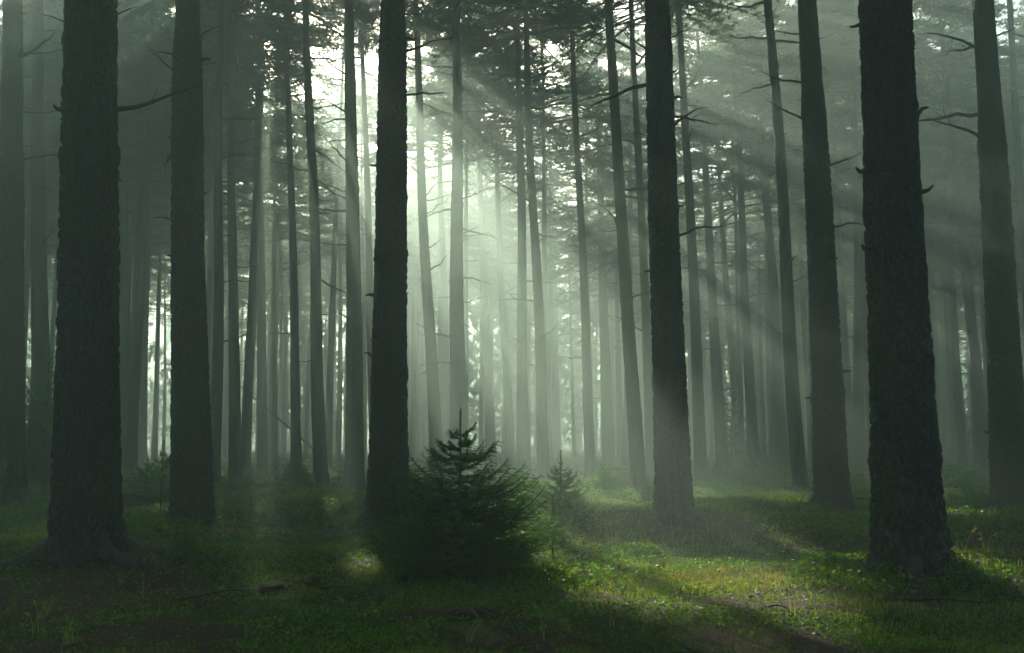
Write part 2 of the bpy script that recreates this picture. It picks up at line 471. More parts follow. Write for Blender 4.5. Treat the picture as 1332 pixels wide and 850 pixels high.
def branch_mesh(seed):
    """a dead side branch one metre long, along +X"""
    rg = np.random.default_rng(seed); b = MB()
    n = 8; t = np.linspace(0, 1, n)
    kink = .22 + .5 * rg.random(); up = rg.normal() * .16
    y = np.cumsum(rg.normal(size=n) * .022); z = np.cumsum(rg.normal(size=n) * .018) + up * np.maximum(t - kink, 0) - .16 * t * (1 - t) * rg.normal()
    y -= y[0]; z -= z[0]
    P = np.stack([t - .03, y, z], -1)
    b.tube(P, .025 * (1 - t) ** .8 + .0035, 6)
    for q in range(int(rg.integers(1, 7))):
        f = .3 + .65 * rg.random(); k = min(int(f * (n - 1)), n - 2); p = P[k]
        l = .12 + .3 * rg.random() * (1.1 - f); a = (1 if rg.random() < .5 else -1) * (.4 + .6 * rg.random()); e = rg.normal() * .5
        d = np.array([math.cos(a) * math.cos(e), math.sin(a) * math.cos(e), math.sin(e)]) * l
        b.tube(np.stack([p, p + d * .55 + rg.normal(size=3) * .01, p + d + rg.normal(size=3) * .03]), [.007, .005, .002], 4, 0, False)
    return b.mesh("branch", [M_TWIG], True)
BRANCHES = [branch_mesh(500 + k) for k in range(18)]
def stub_mesh(seed):
    rg = np.random.default_rng(seed); b = MB()
    P = np.array([[-.2, 0, 0], [.3, 0, .03], [.7, rg.normal() * .1, .08 + rg.normal() * .1], [1, rg.normal() * .2, .1 + rg.normal() * .2]])
    b.tube(P, [.22, .17, .12, .07], 6)
    return b.mesh("branch_stub", [M_TWIG], True)
STUBS = [stub_mesh(540 + k) for k in range(5)]

def put_branch(root, p, d, length, me, name="branch", roll=0.0):
    d = Vector(d).normalized()
    q = d.to_track_quat('X', 'Z') @ Quaternion((1, 0, 0), roll)
    return obj(name, me, root, mat=Matrix.LocRotScale(Vector(p), q, Vector((length, length, length))))

def add_crown(root, base, H, hb, lean, bend, kind, width, rot, carve_it=True):
    a = axis_at(hb, lean, bend)
    sc = np.array([width, width, (H - hb) / 10.0])
    q = Vector((lean[0], lean[1], 1)).to_track_quat('Z', 'Y') @ Quaternion((0, 0, 1), rot)
    M = Matrix.LocRotScale(Vector(a), q, Vector(sc))
    if carve_it:
        w, c, u, v = CROWN_KINDS[kind]
        m3 = np.array(M.to_3x3()); wc = c @ m3.T + a + base
        keep = carve(wc)
        UNIQ.append((~keep).mean())
        if (~keep).mean() > .02:
            wv, wf = carved_wood(w, m3, a + base)
            b = MB(); b.add(wv, wf, 0)
            b.needles(c[keep] - u[keep] * .6, u[keep] * 1.8, v[keep], 1)
            return obj("crown", b.mesh("crown", [M_TWIG, M_NEEDLE]), root, mat=M)
    return obj("crown", crown_mesh(kind), root, mat=M)

TREE_XY = []
def pine(px, py, top, w, label, detail=1, group=None, cb=None, kind='open', H=None, dead=10, cat="pine tree", width=1.0, wpy=400, extra=(), flare=.15):
    """a pine whose foot shows at (px, py), whose stem leaves the picture at x = top and is w pixels thick around row wpy"""
    base = at(px, py)
    i = len(TREE_XY); rg = np.random.default_rng(1000 + i)
    TREE_XY.append((base[0], base[1]))
    Y = base[1]
    d = pix_dir(top, 0); P = CAM + d * (Y / d[1]); zt = P[2] - base[2]
    dist = math.hypot(base[0], base[1])
    H = H or 20.5 + 1.8 * rg.random()
    slope = (P[0] - base[0]) / zt
    lean = (slope, rg.normal() * .008)
    amp = min(.028, .01 + .0008 * dist) * (.4 + rg.random())
    bend = (amp, amp, .35 + .3 * rg.random(), rg.random() * 6.28)
    # keep the stem through the measured point in spite of the bend
    off = axis_at(zt, (0, 0), bend)[0]; lean = (slope - off / zt, lean[1])
    dm = pix_dir(px, wpy); zm = CAM[2] + dm[2] * Y / dm[1] - base[2]
    r0 = (w / F_PX * Y / math.cos(PITCH) * .5 - .012) / (1 - .88 * (max(zm, .3) / H) ** .95) * .985
    root = thing("pine_tree", label, cat, base, group)
    obj("trunk", trunk_mesh(H, r0, lean, bend, 50 + i, detail, flare, *((.018, 120) if dist < 11 else (.027, 84))), root)
    def rad(h): return r0 * (1 - .88 * (h / H) ** .95) + .012
    for (ys, xe, ye, depth) in extra:                          # branches read off the photograph
        ds = pix_dir(px, ys); h = CAM[2] + ds[2] * Y / ds[1] - base[2]
        ax = axis_at(h, lean, bend)
        de = pix_dir(xe, ye); E = CAM + de * (Y / de[1]) - base
        E = E + np.array([0, depth, 0])
        v = E - ax; sgn = 1 if v[0] > 0 else -1
        st = ax + unit(v) * rad(h) * .85
        put_branch(root, st, E - st, float(np.linalg.norm(E - st)), BRANCHES[int(rg.integers(18))], "branch", rg.normal() * .4)
    if detail == 2:
        for k in range(6):                                      # roots running out into the litter
            ph = 6.283 * (k + .7 * rg.random()) / 6; ln = .3 + .55 * rg.random(); t = np.linspace(0, 1, 7); ph_t = ph + rg.normal() * .5 * t
            rr = r0 * .75 + t * ln; xx = rr * np.cos(ph_t); yy = rr * np.sin(ph_t)
            zz = ground(base[0] + xx, base[1] + yy) - base[2] + .15 * np.maximum(1 - t * 2.6, 0) ** 1.5 + .018 - .05 * t
            rb = MB(); rb.tube(np.stack([xx, yy, zz], -1), (.075 + .03 * rg.random()) * (r0 / .25) * (1 - t) ** .8 + .012, 9)
            obj("root", rb.mesh("root", [M_BARK_NEAR], True), root)
    lo = 2.4 + rg.random(); hb = cb or (13.0 + 2.0 * rg.random())
    dead = int(dead * 2.2) if detail == 1 else dead
    for k in range(dead):
        h = lo + (hb - lo + 1.0) * ((k + rg.random()) / dead) ** .8
        ph = rg.random() * 6.283; el = math.radians(rg.normal() * 14 + 6)
        dv = np.array([math.cos(ph) * math.cos(el), math.sin(ph) * math.cos(el), math.sin(el)])
        ln = (.35 + 1.35 * rg.random() ** 1.3) * (.55 + .45 * (h / hb)) if rg.random() < .8 else .25
        put_branch(root, axis_at(h, lean, bend) + dv * rad(h) * .8, dv, ln, BRANCHES[int(rg.integers(18))], "branch", rg.random() * 6)
    if detail == 2 or (detail == 1 and dist < 20):
        for k in range(9):
            h = .9 + 5.5 * rg.random(); ph = rg.random() * 6.283
            dv = np.array([math.cos(ph), math.sin(ph), .25])
            put_branch(root, axis_at(h, lean, bend) + unit(dv) * rad(h) * .93, dv, .06 + .12 * rg.random(), STUBS[int(rg.integers(5))], "branch_stub", rg.random() * 6)
    near = dist < 27  # near crowns made wider and thicker, mostly out of view, to darken the air
    add_crown(root, base, H, hb, lean, bend, ('dense' if near else kind, int(rg.integers(4))), (1.5 if dist < 18 else 1.2 if near else 1.0) * width * (.85 + .3 * rg.random()), rg.random() * 6.28)
    return root

# near pines
pine(112, 724, 120, 70, "thick dark pine with deeply fissured bark on a brown mound of needle litter", 2, dead=3, H=22,
     extra=[(35, 45, 22, .1), (28, 195, 30, -.2)])
pine(1183, 737, 1153, 68, "massive fissured pine with a sunlit edge, on a mossy hummock", 2, dead=2, H=22)
pine(250, 685, 246, 41, "dark rough-barked pine casting its shadow straight down a leafy slope", 2, dead=3,
     extra=[(72, 190, 57, .2), (105, 193, 78, -.3), (60, 282, 22, .2), (290, 192, 278, .1)])
pine(505, 671, 511, 41, "dark straight pine right behind the bushy young spruce", 2, dead=2,
     extra=[(20, 552, 14, .2), (72, 598, 56, -.2), (125, 585, 118, .3), (195, 538, 193, .1), (222, 545, 222, .2)])
pine(878, 677, 854, 37, "dark pine with kinked bare branches, standing on its own low mound", 2, dead=2,
     extra=[(70, 803, 34, .2), (60, 902, 26, .2), (150, 936, 165, -.2), (178, 930, 128, .3), (180, 822, 170, .1), (315, 944, 277, .1)])
pine(1083, 658, 1050, 33, "stout dark pine with upswept bare limbs, next to a thinner leaning pine", 2, dead=3,
     extra=[(45, 1000, 30, .3), (112, 990, 80, .2), (165, 1002, 110, .3), (225, 1130, 182, .2), (300, 1130, 285, -.2)])
pine(1316, 660, 1274, 36, "stout dark pine beside the low bilberry bushes with a thin sunlit edge", 2, dead=4,
     extra=[(70, 1200, 35, .3), (190, 1205, 150, .2), (150, 1175, 140, .4), (60, 1330, 20, .2)])
pine(11, 662, 22, 33, "dark smooth pine with bare twigs next to the tall narrow spruce", 2, dead=4,
     extra=[(75, 85, 52, .2), (145, 75, 148, .1), (212, 82, 190, .2)])

FOR = "slender pines fading into the mist"
def mid(a, label, group=None, **k): return pine(*a, label, 1, group, **k)
PAIR1 = "one of two thin parallel leaning pines beside the thick grey pine"
PAIR2 = "one of two thin grey pines side by side past the massive fissured pine"
SH2 = "thin pale pine almost lost in the mist"
mid((52, 632, 52, 20), "misty grey pine rising behind the tall narrow spruce", dead=14)
mid((163, 609, 157, 14), "slim grey pine in the gap behind the thick fissured pine and the lit saplings", None, dead=12)
mid((278, 628, 288, 13), "slim pine leaning outward close behind the pine that shades the leafy slope", dead=12)
mid((306, 625, 299, 13), "slim mist-grey pine at the end of the fallen stick", dead=14)
mid((342, 613, 337, 11), "slim straight grey pine right where the leaning dead stem crosses", None, dead=10)
mid((386, 618, 374, 11), "grey pine rising right behind a tiny misty spruce", dead=12)
mid((418, 629, 398, 15), "dark slim pine leaning towards its top, beside a straight thicker grey pine", dead=14)
mid((461, 636, 455, 20), "thick straight grey pine with long dead branches on a litter slope", dead=16,
    extra=[(155, 408, 118, .3), (215, 410, 180, .2), (265, 405, 222, .2), (320, 418, 310, .2)])
mid((489, 622, 468, 11), "thin grey pine half hidden behind the dark pine next to the bushy spruce", None, dead=10)
mid((568, 622, 541, 14), "grey leaning pine nearest beside the stem behind the young spruce", dead=12)
mid((582, 606, 567, 10), "thin pale pine squeezed beside the thick grey pine above the spruce top", None, dead=10)
mid((597, 628, 593, 19), "thick grey pine rising above the top of the bushy young spruce", dead=18,
    extra=[(260, 640, 244, .2), (310, 636, 296, .2)])
mid((639, 604, 615, 10), PAIR1, 'pair of thin leaning pines', dead=10)
mid((665, 608, 637, 9), PAIR1, 'pair of thin leaning pines', dead=10)
mid((682, 622, 673, 13), "straight grey pine standing close beside a darker slim pine", dead=12, kind='dense')
mid((707, 627, 684, 13), "dark slim pine behind the small shaded spruce", dead=14, kind='dense')
mid((769, 624, 743, 11), "slim dark pine beside the small leafy bush in the light beam", dead=14, kind='dense')
mid((792, 606, 773, 12), "pale slim pine in the light beam behind the small leafy bush", None, dead=10, kind='dense')
mid((832, 637, 791, 17), "leaning grey pine standing on a small brown litter mound", dead=14, kind='dense',
    extra=[(300, 775, 295, .2)])
mid((848, 630, 821, 12), "thin grey pine in the gap between two darker trunks", dead=12, kind='dense')
mid((912, 627, 883, 14), "grey pine just behind the pine with kinked branches", dead=14, kind='dense')
mid((940, 608, 905, 12), "leaning pale pine beside the tiny lit sapling", dead=12, kind='dense')
mid((963, 602, 918, 9), "thin leaning pine rising from the faint spruce with drooping tiers", None, dead=10, kind='dense')
mid((981, 613, 951, 11), "dark slim pine with its foot in misty undergrowth", dead=14, kind='dense')
mid((1017, 609, 985, 14), "grey pine close behind the leaning dark grey pine", None, dead=12, kind='dense')
mid((1041, 636, 994, 17), "leaning dark grey pine next to the stout pine with upswept limbs", dead=16, kind='dense')
mid((1056, 602, 1025, 7), SH2, FOR, dead=8, kind='dense')
mid((1062, 617, 1043, 9), "thin dark pine squeezed between two thicker leaning trunks", dead=10, kind='dense')
mid((1108, 606, 1075, 9), SH2, FOR, dead=8, kind='dense')
mid((1119, 613, 1107, 12), "straight dark grey pine crossing in front of a thin slanted stem", dead=12, kind='dense')
mid((1137, 612, 1100, 9), "thin slanted stem crossing behind a straight grey pine", dead=10, kind='dense')
mid((1222, 594, 1190, 11), PAIR2, 'pair of thin pines side by side', dead=10, kind='dense')
mid((1236, 596, 1205, 10), PAIR2, 'pair of thin pines side by side', dead=10, kind='dense')
mid((1251, 600, 1196, 14), "grey leaning pine behind misty undergrowth with a lit moss strip", dead=12, kind='dense')
mid((1284, 617, 1214, 13), "strongly leaning dark pine near the stout pine by the bilberry bushes", dead=12, kind='dense')
mid((1291, 602, 1262, 9), SH2, FOR, dead=8, kind='dense')
mid((1350, 622, 1309, 13), "dark leaning pine partly hidden beyond the stout pine by the bilberry bushes", dead=10, kind='dense')

# far pines, in the mist
FAR_TRUNKS = [trunk_mesh(21, .2, (0, 0), (.06, .06, .3, k), 300 + k, 0) for k in range(5)]
def simple_pine(x, y, label, group, rg, kind, hb, carve_it=True):
    base = gp(x, y); root = thing("pine_tree", label, "pine tree", base, group)
    s = .62 + .4 * rg.random(); H = 21 * (.93 + .1 * rg.random())
    lean = (rg.normal() * .011, rg.normal() * .011)
    q = Vector((lean[0], lean[1], 1)).to_track_quat('Z', 'Y') @ Quaternion((0, 0, 1), rg.random() * 6)
    obj("trunk", FAR_TRUNKS[int(rg.integers(5))], root, mat=Matrix.LocRotScale(Vector((0, 0, 0)), q, Vector((s, s, H / 21))))
    add_crown(root, base, H, hb, lean, (0, 0, 1, 0), (kind, int(rg.integers(4))), (.9 + .35 * rg.random()) * (1.2 if x < -9 else 1), rg.random() * 6.28, carve_it)
    return root
rg = np.random.default_rng(42)
n_far = 0
for x, y in [(-16, 42), (-18.2, 47), (-14.2, 46.5), (-20, 52), (-13.2, 40), (-17, 56), (-21.5, 44), (-11.6, 44), (-15.5, 51), (-19, 40), (-12.8, 53)]:  # pines added to block stray sun from the air at the left
    TREE_XY.append((x, y)); simple_pine(x, y, SH2, FOR, rg, 'dense' if y < 45 else 'open', 11.5 + 1.5 * rg.random())
for x, y in [(-10.2, 38.5), (-4.6, 37.5), (-7.4, 40.5), (-1.8, 36), (-13.6, 36), (-16.6, 37.5), (1.2, 38.5), (-20, 36.5)]:  # pines added as blockers, high crowns keep the near air dark
    TREE_XY.append((x, y)); simple_pine(x, y, SH2, FOR, rg, 'open' if -9 < x else 'dense', 12 + rg.random())
for tries in range(9000):
    y = 36 + 56 * rg.random() ** .8; x = (rg.random() * 2 - 1) * (.56 * y + 2)
    if min((x - a) ** 2 + (y - b) ** 2 for a, b in TREE_XY) < 2.4 ** 2: continue
    if any(abs((x - p[0]) * SUN[1] - (y - p[1]) * SUN[0]) < .5 * math.hypot(SUN[0], SUN[1]) and 0 < (y - p[1]) * SUN[2] / SUN[1] < 21 for p, r in RAYS[:13]): continue
    TREE_XY.append((x, y))
    right = x / y > .02
    simple_pine(x, y, SH2, FOR, rg, 'dense' if (x / y > .08 and y < 48) else ('open' if (y < 50 or (x / y > .3 and y < 70) or rg.random() < .45) else 'thin'), (8.0 + 4 * rg.random()) if right else (10.5 + 3 * rg.random()))
    n_far += 1
    if n_far >= 212: break

# the same wood goes on around and behind the viewpoint and shades it
b2 = MB(); cw, cc, cu, cv = crown_arrays(900, 30, 4, .40, .05, .45)
def far_tree(b, x, y, H, hb, n=1):
    base = gp(x, y); r = .14 + .08 * rg.random(); l = rg.normal() * .02
    b.tube(np.array([[x, y, base[2] - .2], [x + l * 7, y, 7], [x + l * H, y, H]]), [r * 1.2, r * .8, .03], 7, 0, False)
    for k in range(n):
        a = rg.random() * 6.28; ca, sa = math.cos(a), math.sin(a); Rm = np.array([[ca, -sa, 0], [sa, ca, 0], [0, 0, (H - hb) / 10]])
        b.needles(cc @ Rm.T + [x + l * hb, y, hb] - cu @ Rm.T * .6, cu @ Rm.T * 1.8, cv @ Rm.T, 1)
n_out = 0
for tries in range(4000):
    x = -52 + 100 * rg.random(); y = -20 + 95 * rg.random()
    if y > 2 and abs(x) < .6 * y + 3.5: continue
    if math.hypot(x, y) < 3.0: continue
    if min((x - a) ** 2 + (y - b) ** 2 for a, b in TREE_XY) < 3.6 ** 2: continue
    TREE_XY.append((x, y))
    if y > 6 and abs(x) < .6 * y + 7 and y < 55:
        simple_pine(x, y, "pine of the surrounding wood beyond the edge of the view", "pines around the viewpoint", rg, 'dense', 8 + 4 * rg.random(), False)
    else:
        far_tree(b2, x, y, 20 + 2 * rg.random(), 8 + 3 * rg.random(), 3)
    n_out += 1
    if n_out >= 120: break
o = obj("surrounding_wood", b2.mesh("surrounding_wood", [M_BARK, M_NEEDLE])); o["kind"] = "stuff"; o["label"] = "mass of pines around and behind the viewpoint"; o["category"] = "wood"

# the wood beyond, read as one mass
b = MB()
for k in range(620):
    y = 88 + 250 * rg.random() ** 2.1; x = (rg.random() * 2 - 1) * .66 * y
    far_tree(b, x, y, 19 + 4 * rg.random(), (.3 if y > 115 and rg.random() < .8 else 1 + 5 * rg.random()))
o = obj("distant_wood", b.mesh("distant_wood", [M_BARK, M_NEEDLE])); o["kind"] = "stuff"; o["label"] = "far-off mass of pines lost in bright mist"; o["category"] = "wood"

# ------------------------------------------------------------------ young spruces
def spray_mesh(seed, dens=240, nl=.026, nw=.0036, tw=26):
    """one spruce branch, one metre long along +X, flat spray of twigs with needles"""
    rg = np.random.default_rng(seed); wood = MB(); b = MB()
    n = 9; t = np.linspace(0, 1, n)
    P = np.stack([t, np.cumsum(rg.normal(size=n) * .012), -.16 * np.sin(t * 2.6) * (.6 + .6 * rg.random()) + .20 * t * t], -1)
    b.tube(P, .012 * (1 - t) + .003, 5, 0, False)
    segs = [(P[k], P[k + 1], 1.0) for k in range(1, n - 1)]
    for q in range(tw):
        f = .14 + .82 * q / tw; k = min(int(f * (n - 1)), n - 2); p = P[k] + (P[k + 1] - P[k]) * (f * (n - 1) - k)
        sd = 1 if q % 2 else -1
        l = (.08 + .27 * (1 - f) ** .8 * min(1, f * 3)) * (.75 + .5 * rg.random()); a = sd * (.75 + .25 * rg.random())
        d = np.array([math.cos(a), math.sin(a), -.12 + .12 * rg.normal()]) * l
        m = p + d * .5 + [0, 0, .015]; e = p + d + [.02, 0, -.02]
        b.tube(np.stack([p, m, e]), [.004, .003, .0015], 3, 0, False)
        segs += [(p, m, .9), (m, e, .9)]
        if l > .2:
            for s2 in (-1, 1):
                a2 = a + s2 * .7; d2 = np.array([math.cos(a2), math.sin(a2), -.08]) * l * .45; segs.append((m, m + d2, .8))
    C = []; U = []
    for p, e, w in segs:
        ln = np.linalg.norm(e - p); m = max(4, int(ln * dens)); g = rg.random(m)
        c = p + (e - p) * g[:, None]; ax = (e - p) / (ln + 1e-9)
        rad = rg.normal(size=(m, 3)); rad[:, 2] = np.abs(rad[:, 2]) * .9; rad -= (rad @ ax)[:, None] * ax; rad = unit(rad)
        U.append(unit(rad * .85 + ax * .6) * (nl * (.7 + .6 * rg.random(m)))[:, None]); C.append(c)
    C = np.concatenate(C); U = np.concatenate(U)
    V = unit(np.cross(U, rg.normal(size=U.shape))) * nw
    b.needles(C, U, V, 1)
    return b.mesh("branch", [M_STEM, M_SPRUCE])
SPRAYS = [spray_mesh(700 + k) for k in range(6)]
SPRAYS_LO = [spray_mesh(720 + k, 170, .055, .010, 24) for k in range(4)]
SPRAYS_SM = [spray_mesh(740 + k, 95, .13, .02, 12) for k in range(4)]

def spruce(px, py, h_px, half_px, label, whorls=12, per=7, power=.8, group=None, name="young_spruce", lo=False, h=None, ratio=None, skirt=.12, droop=0.0, seed=0, loc=None, elev=(5, 45)):
    base = at(px, py) if loc is None else loc
    rg = np.random.default_rng(3000 + int(px) + seed)
    k = base[1] / F_PX
    H = h or h_px * k; W = half_px * k
    root = thing(name, label, "spruce" if "spruce" in name else "sapling", base, group)
    b = MB(); z = np.linspace(-.05, H, 9)
    b.tube(np.stack([np.cumsum(rg.normal(size=9) * .004 * H), np.cumsum(rg.normal(size=9) * .003 * H), z], -1), np.linspace(.016 * H + .003, .003, 9), 7)
    # needles on the leader
    m = int(420); g = .74 + .28 * rg.random(m)
    U = unit(rg.normal(size=(m, 3)) + [0, 0, .9]) * min(.02, .03 * H); C = np.stack([np.zeros(m), np.zeros(m), H * g], -1)
    st = b.mesh("stem", [M_STEM], True); sto = obj("stem", st, root)
    lead = MB(); lead.needles(C, U, unit(np.cross(U, rg.normal(size=(m, 3)))) * .004)
    obj("leader", lead.mesh("leader", [M_SPRUCE]), sto)
    lib = SPRAYS_LO if lo else SPRAYS
    for i in range(whorls):
        s = skirt + (.85 - skirt) * (i + .15 * rg.random()) / (whorls - .4)
        nb = per if s < .5 else max(4, int(per * .6))
        for q in range(nb):
            ph = 6.283 * (q + .5 * rg.random()) / nb + i * 2.4
            ln = (W * (1 - s) ** power + .035 * H) * (.78 + .4 * rg.random()) * (.75 + .25 * min(1, (s + .06) / .22)) * (1 - .5 * float(smooth(.55, .85, s)))
            el = math.radians(elev[0] + (elev[1] - elev[0]) * s ** 1.5 + rg.normal() * 5 - droop * (1 - s))
            d = np.array([math.cos(ph) * math.cos(el), math.sin(ph) * math.cos(el), math.sin(el)])
            put_branch(root, (0, 0, s * H + .02 * H * rg.normal()), d, ln, (lib if ln > .3 else SPRAYS_LO if ln > .17 else SPRAYS_SM)[int(rg.integers(4))], "branch", rg.normal() * .25)
    return root
spruce(598, 742, 202, 140, "bushy bright green young spruce in front of a dark pine", 15, 10, .80, skirt=.04, elev=(2, 34))
spruce(730, 668, 78, 40, "small shaded spruce standing in the grass behind the bushy young spruce", 9, 7, 1.0, skirt=.04)
spruce(56, 648, 218, 42, "tall narrow young spruce between two dark pines", 22, 9, .7, lo=True, droop=6)
spruce(210, 668, 92, 30, "thin sapling with light-catching branches beside the fallen log", 7, 5, .6, skirt=.2, name="spruce_sapling")
spruce(190, 660, 62, 34, "low lit sapling leaning over the fallen log", 6, 5, .5, skirt=.3, name="spruce_sapling", seed=3)
spruce(325, 712, 62, 18, "thin sparse sapling in the leafy slope beyond the pine's shadow", 6, 4, .6, skirt=.25, name="spruce_sapling")
spruce(240, 738, 50, 24, "dark little sapling standing inside the pine's own shadow", 6, 5, .6, skirt=.15, name="spruce_sapling")
spruce(720, 732, 82, 20, "thin sunlit yellow-green sapling next to the bushy young spruce", 6, 5, .45, skirt=.35, name="spruce_sapling")
spruce(386, 632, 44, 20, "tiny misty spruce at the foot of a grey pine", 9, 7, .7, lo=True)
spruce(468, 668, 42, 14, "small sunlit sapling on the hummock beside the dark straight pine", 7, 5, .6, name="spruce_sapling")
spruce(844, 655, 36, 14, "small dark sapling close beside the pine with kinked branches", 7, 6, .6, name="spruce_sapling")
spruce(934, 628, 34, 10, "tiny lit sapling between misty grey trunks", 6, 4, .6, skirt=.3, name="spruce_sapling")
spruce(952, 606, 118, 26, "faint young spruce with drooping tiers deep in the mist", 11, 7, .6, lo=True, droop=14)
spruce(1140, 604, 60, 30, "faint bushy young spruce beside the thin slanted stem", 9, 7, .6, lo=True)
spruce(1262, 604, 74, 26, "faint young spruce in front of a leaning grey pine", 9, 7, .6, lo=True)
spruce(988, 612, 48, 26, "faint low spruce at the foot of a dark slim pine", 8, 7, .6, lo=True)
spruce(785, 636, 34, 17, "small leafy bush-like spruce lit by the light beam", 7, 6, .45, lo=True, skirt=.1)

# ------------------------------------------------------------------ ground cover
def scatter(n, d0, d1, rg, power=1.0, wide=.60, margin=.8):
    t = rg.random(n); d = np.sqrt(d0 ** 2 + (d1 ** 2 - d0 ** 2) * t ** power)
    x = (rg.random(n) * 2 - 1) * (d * wide + margin)
    return x, d
def leaf_field(n, d0, d1, size, seed, mat, mask, lift=(.01, .05), tilt=1.1, power=1.0, aspect=.62):
    rg = np.random.default_rng(seed); x, y = scatter(n, d0, d1, rg, power)
    m = rg.random(n) < mask(x, y); x = x[m]; y = y[m]; n = len(x)
    z = ground(x, y) + lift[0] + (lift[1] - lift[0]) * rg.random(n) * (.4 + 1.2 * vnoise(x * 2.2, y * 2.2, 61))
    nrm = unit(np.stack([rg.normal(size=n) * tilt, rg.normal(size=n) * tilt, np.ones(n)], -1))
    a = rg.random(n) * 6.283; h = np.stack([np.cos(a), np.sin(a), np.zeros(n)], -1)
    s = size * (.55 + .9 * rg.random(n))
    u = unit(h - nrm * (h * nrm).sum(1)[:, None]) * s[:, None]; v = np.cross(nrm, u) * aspect
    return np.stack([x, y, z], -1), u, v
leafy = lambda x, y: np.clip(1.05 - 1.0 * litter(x, y), 0, 1) * smooth(.28, .52, fbm(x * .9, y * .9, 71, 3))
mossy = lambda x, y: np.clip(1.1 - .9 * litter(x, y), 0, 1)
brown = lambda x, y: np.clip(.12 + litter(x, y), 0, 1)
b = MB()
for a in [(125000, 4.4, 12, .0115, 1, M_LEAF, leafy, (.01, .06)), (110000, 12, 24, .019, 2, M_LEAF, leafy, (.01, .08)), (36000, 24, 50, .05, 3, M_LEAF, leafy, (.01, .14))]:
    b.leaves(*leaf_field(*a))
o = obj("low_leaves", b.mesh("low_leaves", [M_LEAF])); o["kind"] = "stuff"; o["label"] = "small green leaves carpeting the forest floor"; o["category"] = "ground cover"
b = MB()
for a in [(100000, 4.4, 12, .012, 4, M_MOSS, mossy, (.0, .03), 1.3), (66000, 12, 26, .021, 5, M_MOSS, mossy, (.0, .04), 1.3), (40000, 26, 60, .045, 6, M_MOSS, mossy, (.0, .06), .8)]:
    b.leaves(*leaf_field(*a))
o = obj("moss", b.mesh("moss", [M_MOSS])); o["kind"] = "stuff"; o["label"] = "soft moss covering the forest floor"; o["category"] = "moss"
b = MB()
for a in [(50000, 4.4, 12, .0135, 7, M_LITTER, brown, (.002, .02), .3, 1.0, .3), (25000, 12, 26, .022, 8, M_LITTER, brown, (.002, .02), .3, 1.0, .3)]:
    b.leaves(*leaf_field(*a))
o = obj("needle_litter", b.mesh("needle_litter", [M_LITTER])); o["kind"] = "stuff"; o["label"] = "brown fallen needles and bark flakes on the soil"; o["category"] = "litter"

def blades(x, y, hgt, seed, width=.0022):
    rg = np.random.default_rng(seed); n = len(x)
    z = ground(x, y) - .005
    a = rg.random(n) * 6.283; bend = hgt * (.25 + .6 * rg.random(n))
    d = np.stack([np.cos(a), np.sin(a), np.zeros(n)], -1); side = np.stack([-np.sin(a + .9), np.cos(a + .9), np.zeros(n)], -1) * width
    p0 = np.stack([x, y, z], -1); p1 = p0 + d * (bend * .3)[:, None] + np.array([0, 0, 1]) * (hgt * .6)[:, None]; p2 = p0 + d * bend[:, None] + np.array([0, 0, 1]) * (hgt * (.95 - .3 * rg.random(n)))[:, None]
    V = np.stack([p0 - side, p0 + side, p1 - side * .8, p1 + side * .8, p2], 1).reshape(-1, 3)
    k = np.arange(n)[:, None] * 5
    return V, k + np.array([0, 1, 3, 2]), k + np.array([2, 3, 4])
b = MB()
SUNNY = flat_at(870, 752)
grassy = lambda x, y: np.clip(smooth(.46, .64, fbm(x * .55, y * .55, 81, 3)) * (1 - .8 * litter(x, y)) + np.exp(-((x - SUNNY[0]) / 1.3) ** 2 - ((y - SUNNY[1]) / .8) ** 2), 0, 1)
for (n, d0, d1, h, w, sd) in [(105000, 4.4, 11, .06, .0026, 1), (40000, 11, 22, .10, .004, 2), (12000, 22, 40, .15, .009, 3)]:
    rg = np.random.default_rng(800 + sd); x, y = scatter(n, d0, d1, rg); m = rg.random(n) < grassy(x, y); x = x[m]; y = y[m]
    V, q, t = blades(x, y, h * (.5 + 1.0 * rg.random(len(x))), sd, w)
    b.add(V, q); b.n -= len(V); b.v.append(np.zeros((0, 3))); b.l.append((t + b.n).ravel()); b.c.append(np.full(len(t), 3)); b.m.append(np.zeros(len(t), int)); b.n += len(V)
o = obj("grass", b.mesh("grass", [M_GRASS])); o["kind"] = "stuff"; o["label"] = "fine short grass growing among the moss"; o["category"] = "grass"

# pale withered grass, added to make the sunlit patches look brighter
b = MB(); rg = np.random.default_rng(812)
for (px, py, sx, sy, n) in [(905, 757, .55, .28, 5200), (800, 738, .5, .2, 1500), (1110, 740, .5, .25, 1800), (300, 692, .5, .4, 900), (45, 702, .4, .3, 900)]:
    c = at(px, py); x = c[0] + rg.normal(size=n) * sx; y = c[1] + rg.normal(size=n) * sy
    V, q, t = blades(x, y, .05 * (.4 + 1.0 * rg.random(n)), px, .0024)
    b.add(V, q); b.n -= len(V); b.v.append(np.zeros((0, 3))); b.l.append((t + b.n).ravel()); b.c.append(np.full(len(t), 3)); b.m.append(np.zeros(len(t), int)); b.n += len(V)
o = obj("patch_brightening_grass", b.mesh("patch_brightening_grass", [M_DRY])); o["kind"] = "stuff"; o["label"] = "pale withered grass added to brighten the sunlit patches"; o["category"] = "grass"

